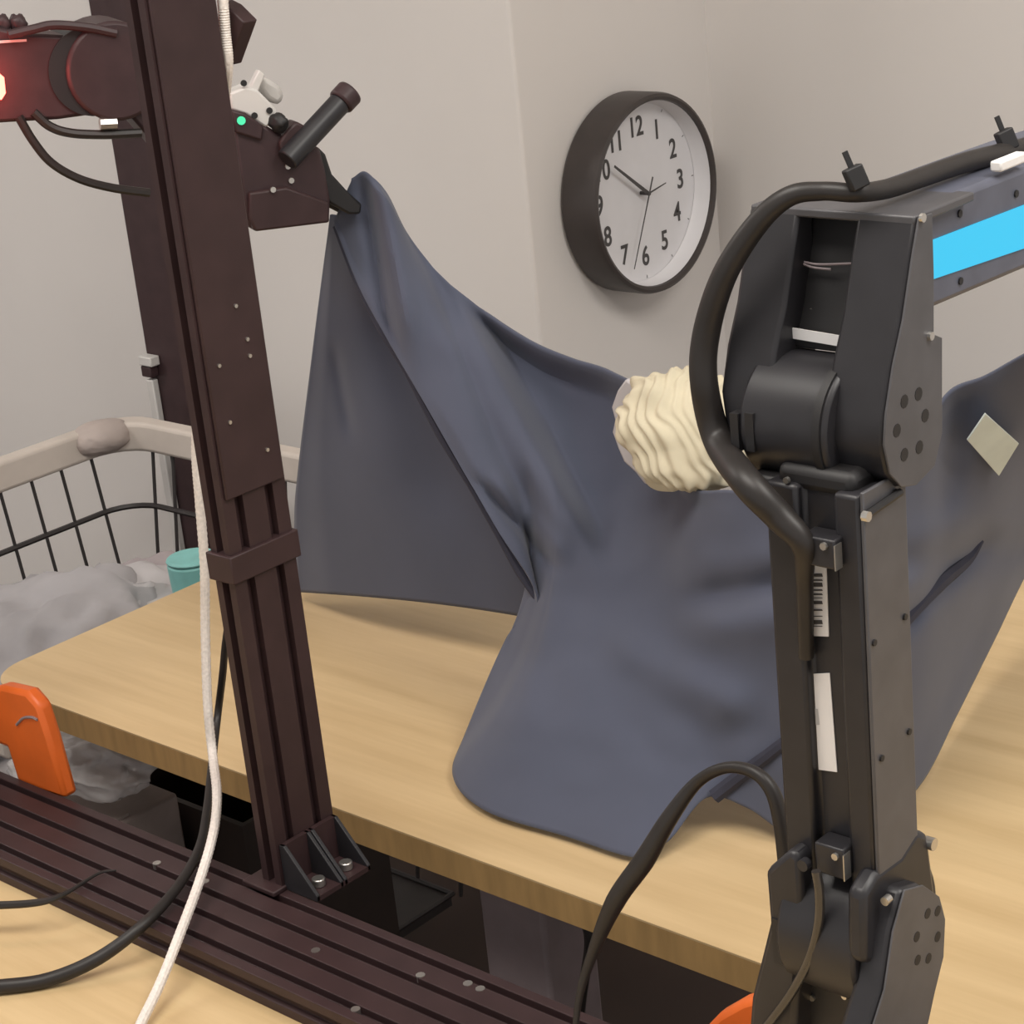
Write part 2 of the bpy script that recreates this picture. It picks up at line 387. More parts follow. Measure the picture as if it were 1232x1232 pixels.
# clothes heaped in the basket
def heap(name, label, px, py, X, s, mat, seed, amp=.35, rot=0.3, fr=2.6):
    p = U(px, py, 0, X)
    return tag(lump(name, p, s, mat, None, seed, amp, fr, rot, 1.0), label, 'clothes', 'clothes heaped in the basket')
heap('crumpled_garment', 'grey crumpled garment at the front of the basket heap', 75, 822, -1.95, (.13, .17, .09), 'grey', 2, .4)
heap('crumpled_garment', 'pale grey crumpled garment in the middle of the basket heap', 160, 775, -1.93, (.10, .13, .07), 'grey2', 5, .4)
heap('crumpled_garment', 'mauve grey garment beside the teal tub in the basket', 195, 742, -2.03, (.10, .10, .06), 'mauve', 9, .35)
heap('crumpled_garment', 'light grey garment deep in the basket at the left', 10, 850, -2.02, (.15, .22, .08), 'grey2', 12, .4)
p = U(236, 708, 0, -1.85)
tub = thing('plastic_tub', 'small teal plastic tub among the clothes in the basket', 'tub', p)
def frust(name, c, r0, r1, z0, z1, mat, par, seg=20): return cyl(name, c + Vector((0, 0, z0)), c + Vector((0, 0, z1)), r0, mat, par, seg, r1, .003)
frust('body', p, .026, .030, -.05, .036, 'teal', tub); frust('lid', p, .031, .030, .0365, .042, 'teal', tub)

# ------------------------------------------------------------------ things in the gap between the tables
gp = U(215, 985, 1, 1.06)
bn = thing('storage_bin', 'dark open storage bin under the worktable behind the tall post', 'bin', (gp.x, 1.1, 0))
bw, bd, bt = .10, .09, .006
for nm, a_ in (('side_wall', (gp.x - bw, gp.x + bw, 1.06, 1.06 + bt)), ('side_wall', (gp.x - bw, gp.x + bw, 1.06 + 2 * bd - bt, 1.06 + 2 * bd)), ('end_wall', (gp.x - bw, gp.x - bw + bt, 1.06 + bt, 1.06 + 2 * bd - bt)), ('end_wall', (gp.x + bw - bt, gp.x + bw, 1.06 + bt, 1.06 + 2 * bd - bt))):
    box(nm, *a_, 0.01, gp.z + .02, 'box', bn)
box('bottom', gp.x - bw, gp.x + bw, 1.06, 1.06 + 2 * bd, 0, .0098, 'box', bn)
g2 = U(100, 922, 1, .985)
cb = thing('carton', 'grey carton under the clear plastic bag beneath the worktable', 'carton', (g2.x, 1.1, 0))
box('body', -1.645, g2.x + .06, .935, 1.045, 0, g2.z - .04, 'carton', cb, .003)
box('flap', -1.64, g2.x + .055, .94, .99, g2.z - .0398, g2.z - .037, 'carton', cb)
tag(lump('plastic_bag', g2 + Vector((0, 0, .004)), (.064, .040, .026), 'bag', None, 21, .5, 2.0, .2, .8), 'crumpled clear plastic bag between the orange clamp and dark bin', 'bag')
tube_ = tube('desk_cable', [U(x, y, 1, .985) for x, y in ((692, 1095), (705, 1112), (709, 1140), (700, 1200), (690, 1300))], .004, 'rubber')
tag(tube_, 'short black cable hanging by the table leg under the edge', 'cable')

# ------------------------------------------------------------------ orange clamps
def clamp(label, px, plane_y, depth):
    P_ = [U(x, y, 1, plane_y) for x, y in px]
    t = thing('clamp', label, 'clamp', P_[0].lerp(P_[-1], .5), 'orange clamps on the rail')
    extrude_poly('body', P_, (0, depth, 0), 'orange', t, .004)
    return t, P_
c1, P_ = clamp('orange plastic clamp on the rail at the left edge', [(-70, 870), (-40, 838), (0, 826), (30, 833), (45, 850), (58, 890), (78, 962), (22, 945), (8, 900), (-10, 893), (-40, 905), (-55, 960), (-95, 960)], .7985, .014)
tube('seam', [U(x, y, 1, .798) for x, y in ((20, 872), (28, 864), (38, 863), (45, 866))], .0012, 'leg', c1, 6)
c2, P_ = clamp('orange plastic clamp beside the base of the right robot arm', [(840, 1245), (862, 1222), (890, 1206), (925, 1196), (960, 1205), (975, 1260), (935, 1275), (915, 1240), (880, 1250), (862, 1290), (820, 1290)], .7985, .014)

# ------------------------------------------------------------------ right robot arm
XR = -0.462                                   # plane of its right-hand faces
nX = Vector((1, 0, 0)); pX = Vector((XR, 0, 0))
def A(px, py, dx=0.0): return UP(px, py, (XR + dx, 0, 0), nX)
ck = A(1043, 800)                             # front right vertical edge of the lower link
YF = ck.y
fl = UP(932, 800, (0, YF, 0), Vector((0, 1, 0))); XLk = fl.x
bk_ = A(1094, 800); YBk = bk_.y
zt = A(1032, 600).z; zl = A(1058, 1050).z
arm = thing('robot_arm', 'charcoal robot arm with blue light strip in the right foreground', 'robot arm', ((XR + XLk) / 2, (YF + YBk) / 2, PZ))
# lower link
XCa, XCb = XLk + (XR - XLk) * .34, XLk + (XR - XLk) * .72
lp = [(XLk, YF), (XCa, YF), (XCa, YF + .006), (XCb, YF + .006), (XCb, YF), (XR - .0006, YF), (XR - .0006, YBk), (XLk, YBk)]
extrude_poly('lower_link', [(x, y, zl - .02) for x, y in lp], (0, 0, zt - zl + .02), 'arm', arm, .002)
box('link_lit_side', XR - .0005, XR + .0015, YF + .0005, YBk, zl - .01, zt + .002, 'armlit', arm, .0006)  # lighter tone paints the light caught by the link's right face
for x, y in ((1051, 773), (1060, 912), (1088, 742), (1093, 880)):
    q = A(x, y, .0015); cyl('plate_screw', q, q + Vector((.001, 0, 0)), .0016, 'dark', arm, 8)
def on_front(px, py, dy=0.0): return UP(px, py, (0, YF + .006 + dy, 0), Vector((0, 1, 0)))
def sticker(px, nm='label'):
    P_ = [on_front(x, y, -.0006) for x, y in px]
    return extrude_poly(nm, P_, (0, .0005, 0), 'label', arm)
st1 = sticker([(974, 680), (994, 678), (997, 766), (974, 765)], 'barcode_label')
bars = ([], [])
for y0, y1 in ((690, 694), (697, 699), (701, 706), (709, 711), (714, 716), (719, 720), (723, 727), (733, 735), (741, 742), (746, 751), (753, 754)):
    i = len(bars[0]); bars[0].extend([on_front(976, y0, -.0008), on_front(989, y0, -.0008), on_front(990, y1, -.0008), on_front(977, y1, -.0008)]); bars[1].append((i, i + 1, i + 2, i + 3))
finish('bars', bars[0], bars[1], 'ink', st1)
st2 = sticker([(972, 811), (998, 810), (1007, 929), (977, 925)], 'blank_label')
finish('print', [on_front(x, y, -.0008) for x, y in ((977, 852), (984, 853), (986, 872), (979, 872))], [(0, 1, 2, 3)], 'greyink', st2)
# cable clips on the link
def clip_at(px, py, hw=.008, hh=.008):
    q = UP(px, py, (0, YF - .006, 0), Vector((0, 1, 0)))
    c = box('cable_clip', q.x - hw, q.x + hw, YF - .007, YF + .0055, q.z - hh, q.z + hh, 'arm', arm, .001)
    for dx, dz in ((.004, .004),):
        cyl('clip_screw', (q.x + dx, YF - .0085, q.z + dz), (q.x + dx, YF - .007, q.z + dz), .0018, 'bolt', c, 8)
    box('clip_edge', q.x + hw, q.x + hw + .0006, YF - .0075, YF - .002, q.z - hh, q.z + hh * .7, 'bolt', c)
clip_at(985, 664, .009, .007); clip_at(999, 1035, .008, .008)
# elbow: motor drum, right and left side plates, upper housing
def on_y(px, py, y): return UP(px, py, (0, y, 0), Vector((0, 1, 0)))
YH = A(1062, 520).y                           # front of the elbow side plates
plate_px = [(1103, 262), (1119, 256), (1121, 330), (1121, 402), (1131, 406), (1131, 520), (1122, 560), (1100, 583), (1082, 586), (1068, 570), (1061, 535), (1063, 500), (1072, 440), (1084, 385), (1095, 310)]
pl_ = [A(x, y, .004) for x, y in plate_px]
sp = extrude_poly('elbow_side_plate', pl_, (-.030, 0, 0), 'arm', arm, .002)
extrude_poly('elbow_lit_side', [p + Vector((.0012, 0, 0)) for p in pl_], (-.0011, 0, 0), 'armlit', arm, .0004)  # thin lighter layer, painted light on the plate's right face
for x, y in ((1088, 483), (1105, 474), (1113, 500), (1079, 518), (1106, 538), (1088, 547)):
    q = A(x, y, .0052); cyl('bolt_hole', q - Vector((.003, 0, 0)), q + Vector((.0002, 0, 0)), .0031, 'dark', arm, 10)
for x, y in ((1108, 262), (1118, 404)):
    q = A(x, y, .0052); cyl('plate_screw', q, q + Vector((.0016, 0, 0)), .0020, 'bolt', arm, 10)
# left plate: same outline shifted left
cl_r = A(1062, 520, .004); cl_l = on_y(886, 520, cl_r.y); shift = cl_l.x - cl_r.x
dc = A(1095, 505); rad = .030; dcy = dc.y - .008; dcz = dc.z - .002
up_px = [(1103, 262), (1119, 256), (1121, 330), (1121, 402), (1121, 545), (1070, 560), (1064, 500), (1072, 440), (1084, 385), (1095, 310)]
extrude_poly('elbow_left_plate', [A(x, y, .004) + Vector((shift - .009, 0, 0)) for x, y in up_px], (.027, 0, 0), 'arm', arm, .002)
dl = on_y(887, 500, dcy - rad).x
cyl('elbow_motor', (dl, dcy, dcz), (XR - .020, dcy, dcz), rad, 'arm', arm, 48, bevel=.002)
cyl('motor_ring', (XR - .0265, dcy, dcz), (XR - .0225, dcy, dcz), rad + .0012, 'dark', arm, 48)
for k in (0, 1):
    q = on_y(884 + 18 * k, 520, dcy - rad)
    box('motor_vent', q.x - .002, q.x + .0025, dcy - rad - .0006, dcy - rad + .006, q.z - .009, q.z + .009, 'dark', arm)
# inner housing between the plates (recessed) and its top plate
zr0 = A(1062, 430).z; zr1 = pl_[0].z
yr = A(1088, 340).y + .006
core = [A(x, y) + Vector((0, .009, 0)) for x, y in ((1102, 268), (1119, 262), (1121, 440), (1073, 440), (1084, 385), (1095, 310))]
xca = XR + shift + .012
extrude_poly('housing_core', [Vector((xca, p.y, p.z)) for p in core], (XR - .026 - xca, 0, 0), 'dark', arm, .001)
ytp = pl_[0].y
box('housing_top', XR + shift - .004, XR + .0035, ytp - .001, ytp + .05, zr1 - .0035, zr1 + .0008, 'armlit', arm, .001)
yst = A(1076, 424).y + .005
ql = on_y(952, 402, yst); qr = on_y(1018, 413, yst); ywr = A(1092, 320).y + .004
extrude_poly('white_sticker', [ql + Vector((0, 0, .003)), qr + Vector((0, 0, .003)), qr - Vector((0, 0, .002)), ql - Vector((0, 0, .002))], (0, .0008, 0), 'label', arm)
tube('loose_wire', [on_y(x, y, ywr) for x, y in ((930, 330), (945, 322), (962, 315), (985, 318), (1025, 317))], .0006, 'leg', arm, 5)
tube('loose_wire', [on_y(x, y, ywr - .0005) for x, y in ((955, 310), (968, 318), (980, 322), (1000, 324))], .0006, 'leg', arm, 5)
qd = on_y(977, 372, A(1085, 372).y + .008); cyl('core_screw', qd, qd - Vector((0, .001, 0)), .0008, 'bolt', arm, 8)
# knuckle under the drum
box('knuckle', XLk + .004, XR - .006, YF + .004, YBk - .002, zt - .004, dc.z - .015, 'dark', arm, .004)
q = on_y(948, 577, YF + .002); cyl('knuckle_screw', q, q - Vector((0, .002, 0)), .0015, 'bolt', arm, 8)
box('left_stop', XLk - .012, XLk + .004, YF + .004, YBk - .004, on_y(905, 612, YF).z, on_y(905, 575, YF).z, 'dark', arm, .002)
ra, rb = A(1041, 621, .003), A(1083, 592, .003)
cyl('latch_rod', ra, rb, .0019, 'dark', arm, 8)
cyl('latch_screw', ra - Vector((.001, 0, 0)), ra + Vector((.002, 0, 0)), .0024, 'bolt', arm, 8)
# forearm along +Y, LED strip on its right side
fo = [(1116, 264), (1124, 246), (1160, 229), (1232, 201), (1300, 175), (1420, 133), (1420, 262), (1300, 301), (1232, 325), (1124, 371), (1118, 372)]
fpts = [A(x, y, -.002) for x, y in fo]
extrude_poly('forearm', fpts, (-.052, 0, 0), 'fore', arm, .003)
led = [A(x, y, -.0012) for x, y in ((1120, 290), (1232, 247), (1330, 211), (1330, 262), (1232, 299), (1120, 337))]
extrude_poly('blue_light_strip', led, (-.001, 0, 0), 'blue', arm)
for x, y in ((1154, 257), (1222, 233), (1155, 338)):
    q = A(x, y, -.002); cyl('forearm_screw', q, q + Vector((.0008, 0, 0)), .0018, 'dark', arm, 8)
q1 = fpts[5]; q2 = fpts[6]
wc = (q1 + q2) / 2 + Vector((-.026, .03, 0))
cyl('wrist', wc + Vector((.03, 0, 0)), wc - Vector((.03, 0, 0)), .030, 'arm', arm, 32, bevel=.002)
box('gripper_body', wc.x - .03, wc.x + .03, wc.y + .02, wc.y + .08, wc.z - .03, wc.z + .03, 'dark', arm, .004)
for s_ in (-1, 1):
    box('finger', wc.x + s_ * .012 - .005, wc.x + s_ * .012 + .005, wc.y + .08, wc.y + .16, wc.z - .012, wc.z + .010, 'dark', arm, .003)
# arm cables
ycab = YH - .012
loop = [A(x, y, -.02) for x, y in ((1420, 118), (1330, 150), (1232, 178), (1200, 186), (1160, 196), (1110, 213), (1068, 227))] + \
       [on_y(1030, 232, yr - .006), on_y(990, 230, yr - .012), on_y(950, 236, yr - .020), on_y(912, 268, yr - .026),
        on_y(872, 330, yr - .032), on_y(850, 400, yr - .034), on_y(847, 460, yr - .036), on_y(864, 530, yr - .036), on_y(900, 582, YF - .012), on_y(938, 622, YF - .010), on_y(966, 655, YF - .008), on_y(968, 700, YF - .002), on_y(970, 790, YF + .002)]
tube('elbow_cable', loop, .0068, 'rubber', arm, 18, 12, radii=[.005, .005, .005, .005, .0048, .0046, .0044, .0042, .0042, .0046, .0052, .0058, .0064, .0066, .0070, .0072, .0068, .0055, .004, .0036])
for x, y in ((1030, 222), (1211, 176)):
    q = A(x, y, -.02)
    t1, t2 = Vector((.5, .8, .3)).normalized(), Vector((-.3, -.15, .95)).normalized(); t3 = t1.cross(t2).normalized(); t2 = t3.cross(t1)
    obox('cable_tie', q + Vector((0, 0, .003)), t1, t2, t3, .0042, .0050, .0030, 'dark', arm, .0008)
    obox('tie_tail', q + t2 * .010 + t1 * .001, t1, t2, t3, .0012, .0050, .0006, 'dark', arm)
q = A(1211, 193, -.004); box('cable_mount', q.x - .002, q.x + .004, q.y - .012, q.y + .012, q.z - .003, q.z + .002, 'label', arm, .001)
# shoulder joint
sy0 = A(1082, 1130).y
sh_px = [(1086, 1070), (1108, 1064), (1128, 1078), (1135, 1105), (1133, 1150), (1122, 1195), (1108, 1260), (1040, 1260), (1062, 1190), (1072, 1120)]
sh = [A(x, y, .010) for x, y in sh_px]
extrude_poly('shoulder_side_plate', sh, (-.016, 0, 0), 'arm', arm, .003)
extrude_poly('shoulder_lit_side', [p + Vector((.0012, 0, 0)) for p in sh], (-.0011, 0, 0), 'armlit', arm, .0004)  # same painted light on the shoulder's right face
for x, y in ((1116, 1099), (1128, 1096), (1103, 1127), (1128, 1127), (1104, 1155), (1117, 1153)):
    q = A(x, y, .0112); cyl('bolt_hole', q - Vector((.002, 0, 0)), q + Vector((.0002, 0, 0)), .0027, 'dark', arm, 10)
b1 = [A(x, y, .002) for x, y in ((1040, 1078), (1055, 1052), (1085, 1030), (1104, 1000), (1117, 1002), (1124, 1055), (1128, 1085), (1100, 1160), (1040, 1160))]
extrude_poly('shoulder_yoke', b1, (-.010, 0, 0), 'arm', arm, .003)
q = A(1120, 1015, .002); cyl('yoke_screw', q - Vector((.003, 0, 0)), q + Vector((.002, 0, 0)), .0032, 'bolt', arm, 12)
q = on_y(1064, 1085, YF - .004); cyl('yoke_screw', q, q + Vector((0, .004, 0)), .0022, 'bolt', arm, 12)
lw = [(920, 1048), (950, 1022), (962, 1035), (965, 1090), (960, 1160), (955, 1260), (898, 1260), (903, 1200), (925, 1110)]
extrude_poly('shoulder_left_plate', [on_y(x, y, YF - .010) for x, y in lw], (0, YBk - YF + .012, 0), 'arm', arm, .003)
q = on_y(965, 1042, YF - .011); cyl('yoke_screw', q, q + Vector((0, .004, 0)), .003, 'arm', arm, 12)
q = on_y(944, 1135, YF - .0105); box('plate_slot', q.x - .007, q.x + .007, YF - .0108, YF - .009, q.z - .013, q.z + .012, 'dark', arm)
xl_ = on_y(955, 1110, YF).x
smid = A(1090, 1130); rs = .038
cyl('shoulder_motor', (xl_, YF + .022, smid.z + .004), (XR - .004, YF + .022, smid.z + .004), rs, 'arm', arm, 40, bevel=.002)
box('shoulder_block', xl_, XR - .002, YF + .004, YBk, PZ + .05, smid.z - .016, 'dark', arm, .004)
for x, y in ((978, 1200), (1017, 1198), (1036, 1197), (1039, 1216), (1043, 1222)):
    q = on_y(x, y, YF + .004); cyl('block_screw', q, q - Vector((0, .0014, 0)), .0016, 'bolt', arm, 8)
cyl('base_turret', ((XR + xl_) / 2, YF + .03, PZ + .018), ((XR + xl_) / 2, YF + .03, PZ + .05), .045, 'arm', arm, 40, bevel=.003)
box('base_foot', xl_ - .02, XR + .02, PY0 - .03, PY1 + .004, PZ + .0003, PZ + .018, 'arm', arm, .004)
tube('shoulder_cable', [on_y(x, y, YF - .014) for x, y in ((982, 1048), (986, 1075), (985, 1110), (975, 1150), (955, 1190), (930, 1225), (900, 1260))], .0024, 'gloss', arm, 12)

# ------------------------------------------------------------------ loose cables
Yc = YF + .05
cb = [(690, 1260), (697, 1200), (712, 1150), (740, 1085), (775, 1035), (805, 985), (838, 942), (872, 924), (905, 928), (928, 950), (940, 990), (946, 1040)]
tag(tube('loop_cable', [on_y(x, y, Yc - .01 + .05 * min(1, i / 6)) for i, (x, y) in enumerate(cb)], .004, 'rubber', None, 16, 10,
         radii=[.0018, .0022, .0034, .0058, .0062, .0050, .0036, .0032, .0036, .0042, .0046, .0046]),
    'black cable looping up in front of the cloth to the right arm', 'cable')
wq = [on_y(x, y, py1 + .005) for x, y in ((264, -60), (268, 0), (271, 40), (274, 80))] + [on_y(x, y, py1 + .012) for x, y in ((268, 140), (262, 230), (254, 350), (241, 470), (236, 540), (240, 600), (246, 680))] + \
     [on_y(x, y, py1 + .010 - .008 * i) for i, (x, y) in enumerate(((247, 760), (250, 850), (256, 910)))] + [U(x, y, 2, z) for x, y, z in ((261, 955, .822), (257, 1000, .805), (240, 1060, .789), (214, 1130, .781), (192, 1185, .766), (168, 1235, .757), (140, 1300, .7545))]
tag(tube('braided_cable', wq, .0034, 'braid', None, 10, 24, ridges=1), 'white braided cable hanging down along the tall post', 'cable')
bl = [on_y(x, y, py1 + .05) for x, y in ((290, 660), (273, 760), (268, 810), (262, 860))] + [U(x, y, 2, z) for x, y, z in ((255, 920, .80), (249, 975, .788), (240, 1020, .783), (215, 1065, .780), (175, 1110, .777), (120, 1152, .764), (60, 1178, .756), (0, 1187, .7555), (-80, 1192, .7555))]
tag(tube('power_cable', bl, .0036, 'rubber', None, 14, radii=[.0028, .0028, .003, .003, .0032, .0034, .0036, .0038, .0042, .0048, .005, .0052, .0052]), 'black cable curving from behind the post over the rail', 'cable')
th = [U(x, y, 2, PZ + .004) for x, y in ((140, 1047), (118, 1051), (80, 1074), (50, 1085), (0, 1089), (-60, 1088))]
tag(tube('thin_cable', th, .0022, 'rubber', None, 8, radii=[.0008, .0012, .0018, .0028, .003, .003]), 'thin black cable lying on the rail at the left edge', 'cable')

# ------------------------------------------------------------------ left robot arm: forearm, wrist, gripper with camera
GP = U(425, 240, 1, 1.15)
hdir = Vector((0.437, 0.9, 0)).normalized(); nL = Vector((hdir.y, -hdir.x, 0)).normalized()
pL = GP + nL * 0.02
def B(px, py, d=0.0): return UP(px, py, pL + nL * d, nL)
la = thing('robot_arm', 'black robot arm with red light reaching behind the tall post, gripping the cloth', 'robot arm', Vector((-1.42, .76, PZ)))
def lp_(name, px, d, depth, mat, bev=.003, par=None): return extrude_poly(name, [B(x, y, d) for x, y in px], -nL * depth, mat, par or la, bev)
fa = lp_('forearm', [(-260, 60), (-40, 36), (0, 33), (30, 40), (105, 44), (150, 52), (160, 120), (120, 137), (70, 144), (0, 148), (-260, 168)], 0, .055, 'armred')
lp_('red_light_strip', [(-200, 84), (-2, 87), (5, 93), (7, 112), (2, 120), (-200, 124)], .0012, .001, 'red', 0)
lp_('top_edge_strip', [(-200, 60), (32, 47), (32, 50), (-200, 65)], .001, .001, 'camgrey', 0)
wr0 = B(140, 86, .006)
cyl('wrist_motor', wr0, wr0 - nL * .07, .038, 'armred', la, 36, bevel=.003)
cyl('wrist_ring', B(112, 86, .002), B(112, 86, .002) - nL * .06, .034, 'dark', la, 36)
lp_('wrist_link', [(150, 60), (215, 75), (270, 120), (290, 145), (330, 175), (330, 262), (296, 272), (240, 240), (200, 190), (150, 132)], -.004, .05, 'armred')
tube('forearm_cable', [B(x, y, .006) for x, y in ((10, 42), (40, 35), (65, 30), (105, 33), (140, 40))], .0035, 'armred', la, 8)
for x, y in ((2, 26), (22, 26)): lump('cable_tie', B(x, y + 4, -.01), (.006, .006, .008), 'armred', la, 4, .3, 3, 0, 1, 3)
tube('wrist_cable', [B(x, y, .0) for x, y in ((22, 140), (40, 170), (62, 196), (95, 215), (135, 226), (180, 232))], .0036, 'rubber', la, 8)
tube('wrist_cable', [B(x, y, .0) for x, y in ((40, 135), (60, 152), (85, 160), (125, 162), (170, 160))], .0036, 'rubber', la, 8)
tube('metal_plug', [B(120, 149, .003), B(140, 148, .003)], .005, 'bolt', la, 8, 4)
# gripper block
lp_('gripper_body', [(280, 150), (300, 140), (345, 165), (372, 172), (385, 178), (392, 205), (398, 240), (397, 268), (340, 274), (307, 279), (296, 268)], 0, .05, 'armred')
lp_('gripper_plate', [(300, 232), (345, 225), (396, 244), (397, 268), (307, 279), (300, 262)], .006, .012, 'extr', .002)
lp_('finger', [(382, 176), (392, 186), (400, 210), (420, 232), (436, 246), (434, 258), (420, 258), (396, 244), (380, 215)], -.008, .016, 'dark', .002)
lp_('finger', [(380, 190), (392, 205), (402, 226), (418, 240), (430, 252), (420, 262), (396, 250), (378, 225)], -.034, .014, 'dark', .002)
r0, r1 = B(345, 193, .012), B(409, 124, -.004)
cyl('handle_rod', r0, r1, .0095, 'arm', la, 20, bevel=.001); rdir = (r1 - r0).normalized()
cyl('rod_cap', r1, r1 + rdir * .014, .0115, 'armred', la, 20, bevel=.002)
lp_('rod_mount', [(336, 172), (346, 156), (357, 146), (368, 152), (366, 168), (352, 192), (340, 190)], .006, .022, 'extr', .002)
for x, y in ((363, 186), (346, 200), (350, 217), (328, 228)):
    q = B(x, y, .0065 if y > 225 else .0005); cyl('gripper_screw', q, q + nL * .002, .0024, 'bolt', la, 8)
lp_('led_housing', [(278, 132), (296, 136), (318, 152), (316, 170), (284, 160)], .004, .02, 'armred', .002)
q = B(290, 145, .0042); cyl('green_status_light', q, q + nL * .0015, .0034, 'green', la, 12)
cmr = lp_('wrist_camera', [(276, 112), (296, 104), (310, 108), (332, 130), (337, 142), (320, 154), (296, 138), (278, 132)], .0, .022, 'white', .002)
lp_('camera_bracket', [(300, 108), (312, 84), (319, 90), (311, 110)], -.002, .01, 'white', .001)
lp_('camera_hood', [(311, 106), (318, 92), (336, 102), (344, 116), (336, 128), (322, 120)], -.012, .02, 'camgrey', .004)
for x, y in ((306, 139), (324, 133), (293, 100)):
    q = B(x, y, .0004); cyl('camera_screw', q, q + nL * .0012, .0026, 'dark', la, 10)
lump('cable_knot', B(335, 147, .002), (.008, .006, .007), 'dark', la, 5, .3, 3, 0, 1, 3)
# elbow, upper link and base (outside the frame)
el = (B(-260, 60) + B(-260, 168)) / 2 - nL * .027
cyl('elbow_motor', el + nL * .035, el - nL * .035, .038, 'armred', la, 36, bevel=.003)
bs = Vector((el.x, el.y, PZ))
obox('upper_link', (el + Vector((bs.x, bs.y, PZ + .05))) / 2, hdir, nL, Vector((0, 0, 1)), .026, .024, (el.z - PZ - .05) / 2, 'armred', la, .003)
cyl('base_turret', (bs.x, bs.y, TZ + .025), (bs.x, bs.y, PZ + .07), .045, 'armred', la, 36, bevel=.003)
# the red strip's own light
rl = bpy.data.lights.new('red_strip_light', 'POINT'); rl.energy = 0.35; rl.color = (1, .08, .06); rl.shadow_soft_size = .02
rlo = bpy.data.objects.new('red_strip_light', rl); COL.objects.link(rlo); rlo.location = B(-30, 104, .03)

# ------------------------------------------------------------------ the hanging cloth
def cr1(vals, g):
    n = len(vals); g = max(0, min(n - 1.0001, g)); i = int(g); t = g - i
    p1, p2 = vals[i], vals[i + 1]; p0 = vals[i - 1] if i else p1 * 2 - p2; p3 = vals[i + 2] if i + 2 < n else p2 * 2 - p1
    return 0.5 * ((2 * p1) + (p2 - p0) * t + (2 * p0 - 5 * p1 + 4 * p2 - p3) * t * t + (3 * p1 - p0 - 3 * p2 + p3) * t ** 3)
sm = lambda a, b, x: (lambda t: t * t * (3 - 2 * t))(max(0.0, min(1.0, (x - a) / (b - a))))
def line_d(p, a, b):                          # signed distance to segment line and position along it
    ax, ay = a; bx, by = b; L_ = math.hypot(bx - ax, by - ay); ux, uy = (bx - ax) / L_, (by - ay) / L_
    dx, dy = p[0] - ax, p[1] - ay; return dx * uy - dy * ux, (dx * ux + dy * uy) / L_
# columns: top pixel, top Y, bottom pixel, bottom ('Y', y) or ('Z', z)
cols = [((424, 214), 1.150, (402, 268), ('Y', 1.145)), ((440, 207), 1.155, (440, 360), ('Y', 1.140)), ((464, 232), 1.165, (520, 500), ('Y', 1.125)),
        ((487, 278), 1.175, (595, 632), ('Y', 1.115)), ((515, 315), 1.185, (648, 722), ('Y', 1.115)), ((545, 345), 1.19, (612, 765), ('Y', 1.115)),
        ((580, 372), 1.20, (562, 880), ('Z', .770)), ((615, 396), 1.205, (546, 935), ('Z', .758)), ((650, 416), 1.21, (585, 976), ('Z', .756)),
        ((690, 432), 1.21, (680, 1006), ('Z', .756)), ((735, 447), 1.205, (768, 1032), ('Z', .756)), ((780, 480), 1.18, (806, 1010), ('Z', .762)),
        ((825, 580), 1.12, (850, 960), ('Z', .780)), ((880, 590), 1.10, (900, 972), ('Z', .775)), ((960, 598), 1.10, (960, 1008), ('Z', .757)),
        ((1050, 588), 1.12, (1040, 1002), ('Z', .757)), ((1105, 535), 1.16, (1105, 945), ('Z', .757)), ((1140, 473), 1.19, (1150, 860), ('Z', .765)),
        ((1185, 452), 1.20, (1195, 770), ('Z', .785)), ((1240, 422), 1.20, (1245, 670), ('Z', .83)), ((1320, 385), 1.19, (1320, 560), ('Z', .90))]
tx = [Vector((c[0][0], c[0][1], c[1])) for c in cols]
bx_ = [Vector((c[2][0], c[2][1], c[3][1] if c[3][0] == 'Y' else U(c[2][0], c[2][1], 2, c[3][1]).y)) for c in cols]
mids = [None, None, (492, 358), (545, 440), (592, 520), (634, 590), (652, 655), (664, 690), (672, 705), (703, 715)] + [None] * 11
mp_ = [Vector(((c[0][0] + c[2][0]) / 2, (c[0][1] + c[2][1]) / 2, 0)) if m is None else Vector((*m, 0)) for c, m in zip(cols, mids)]
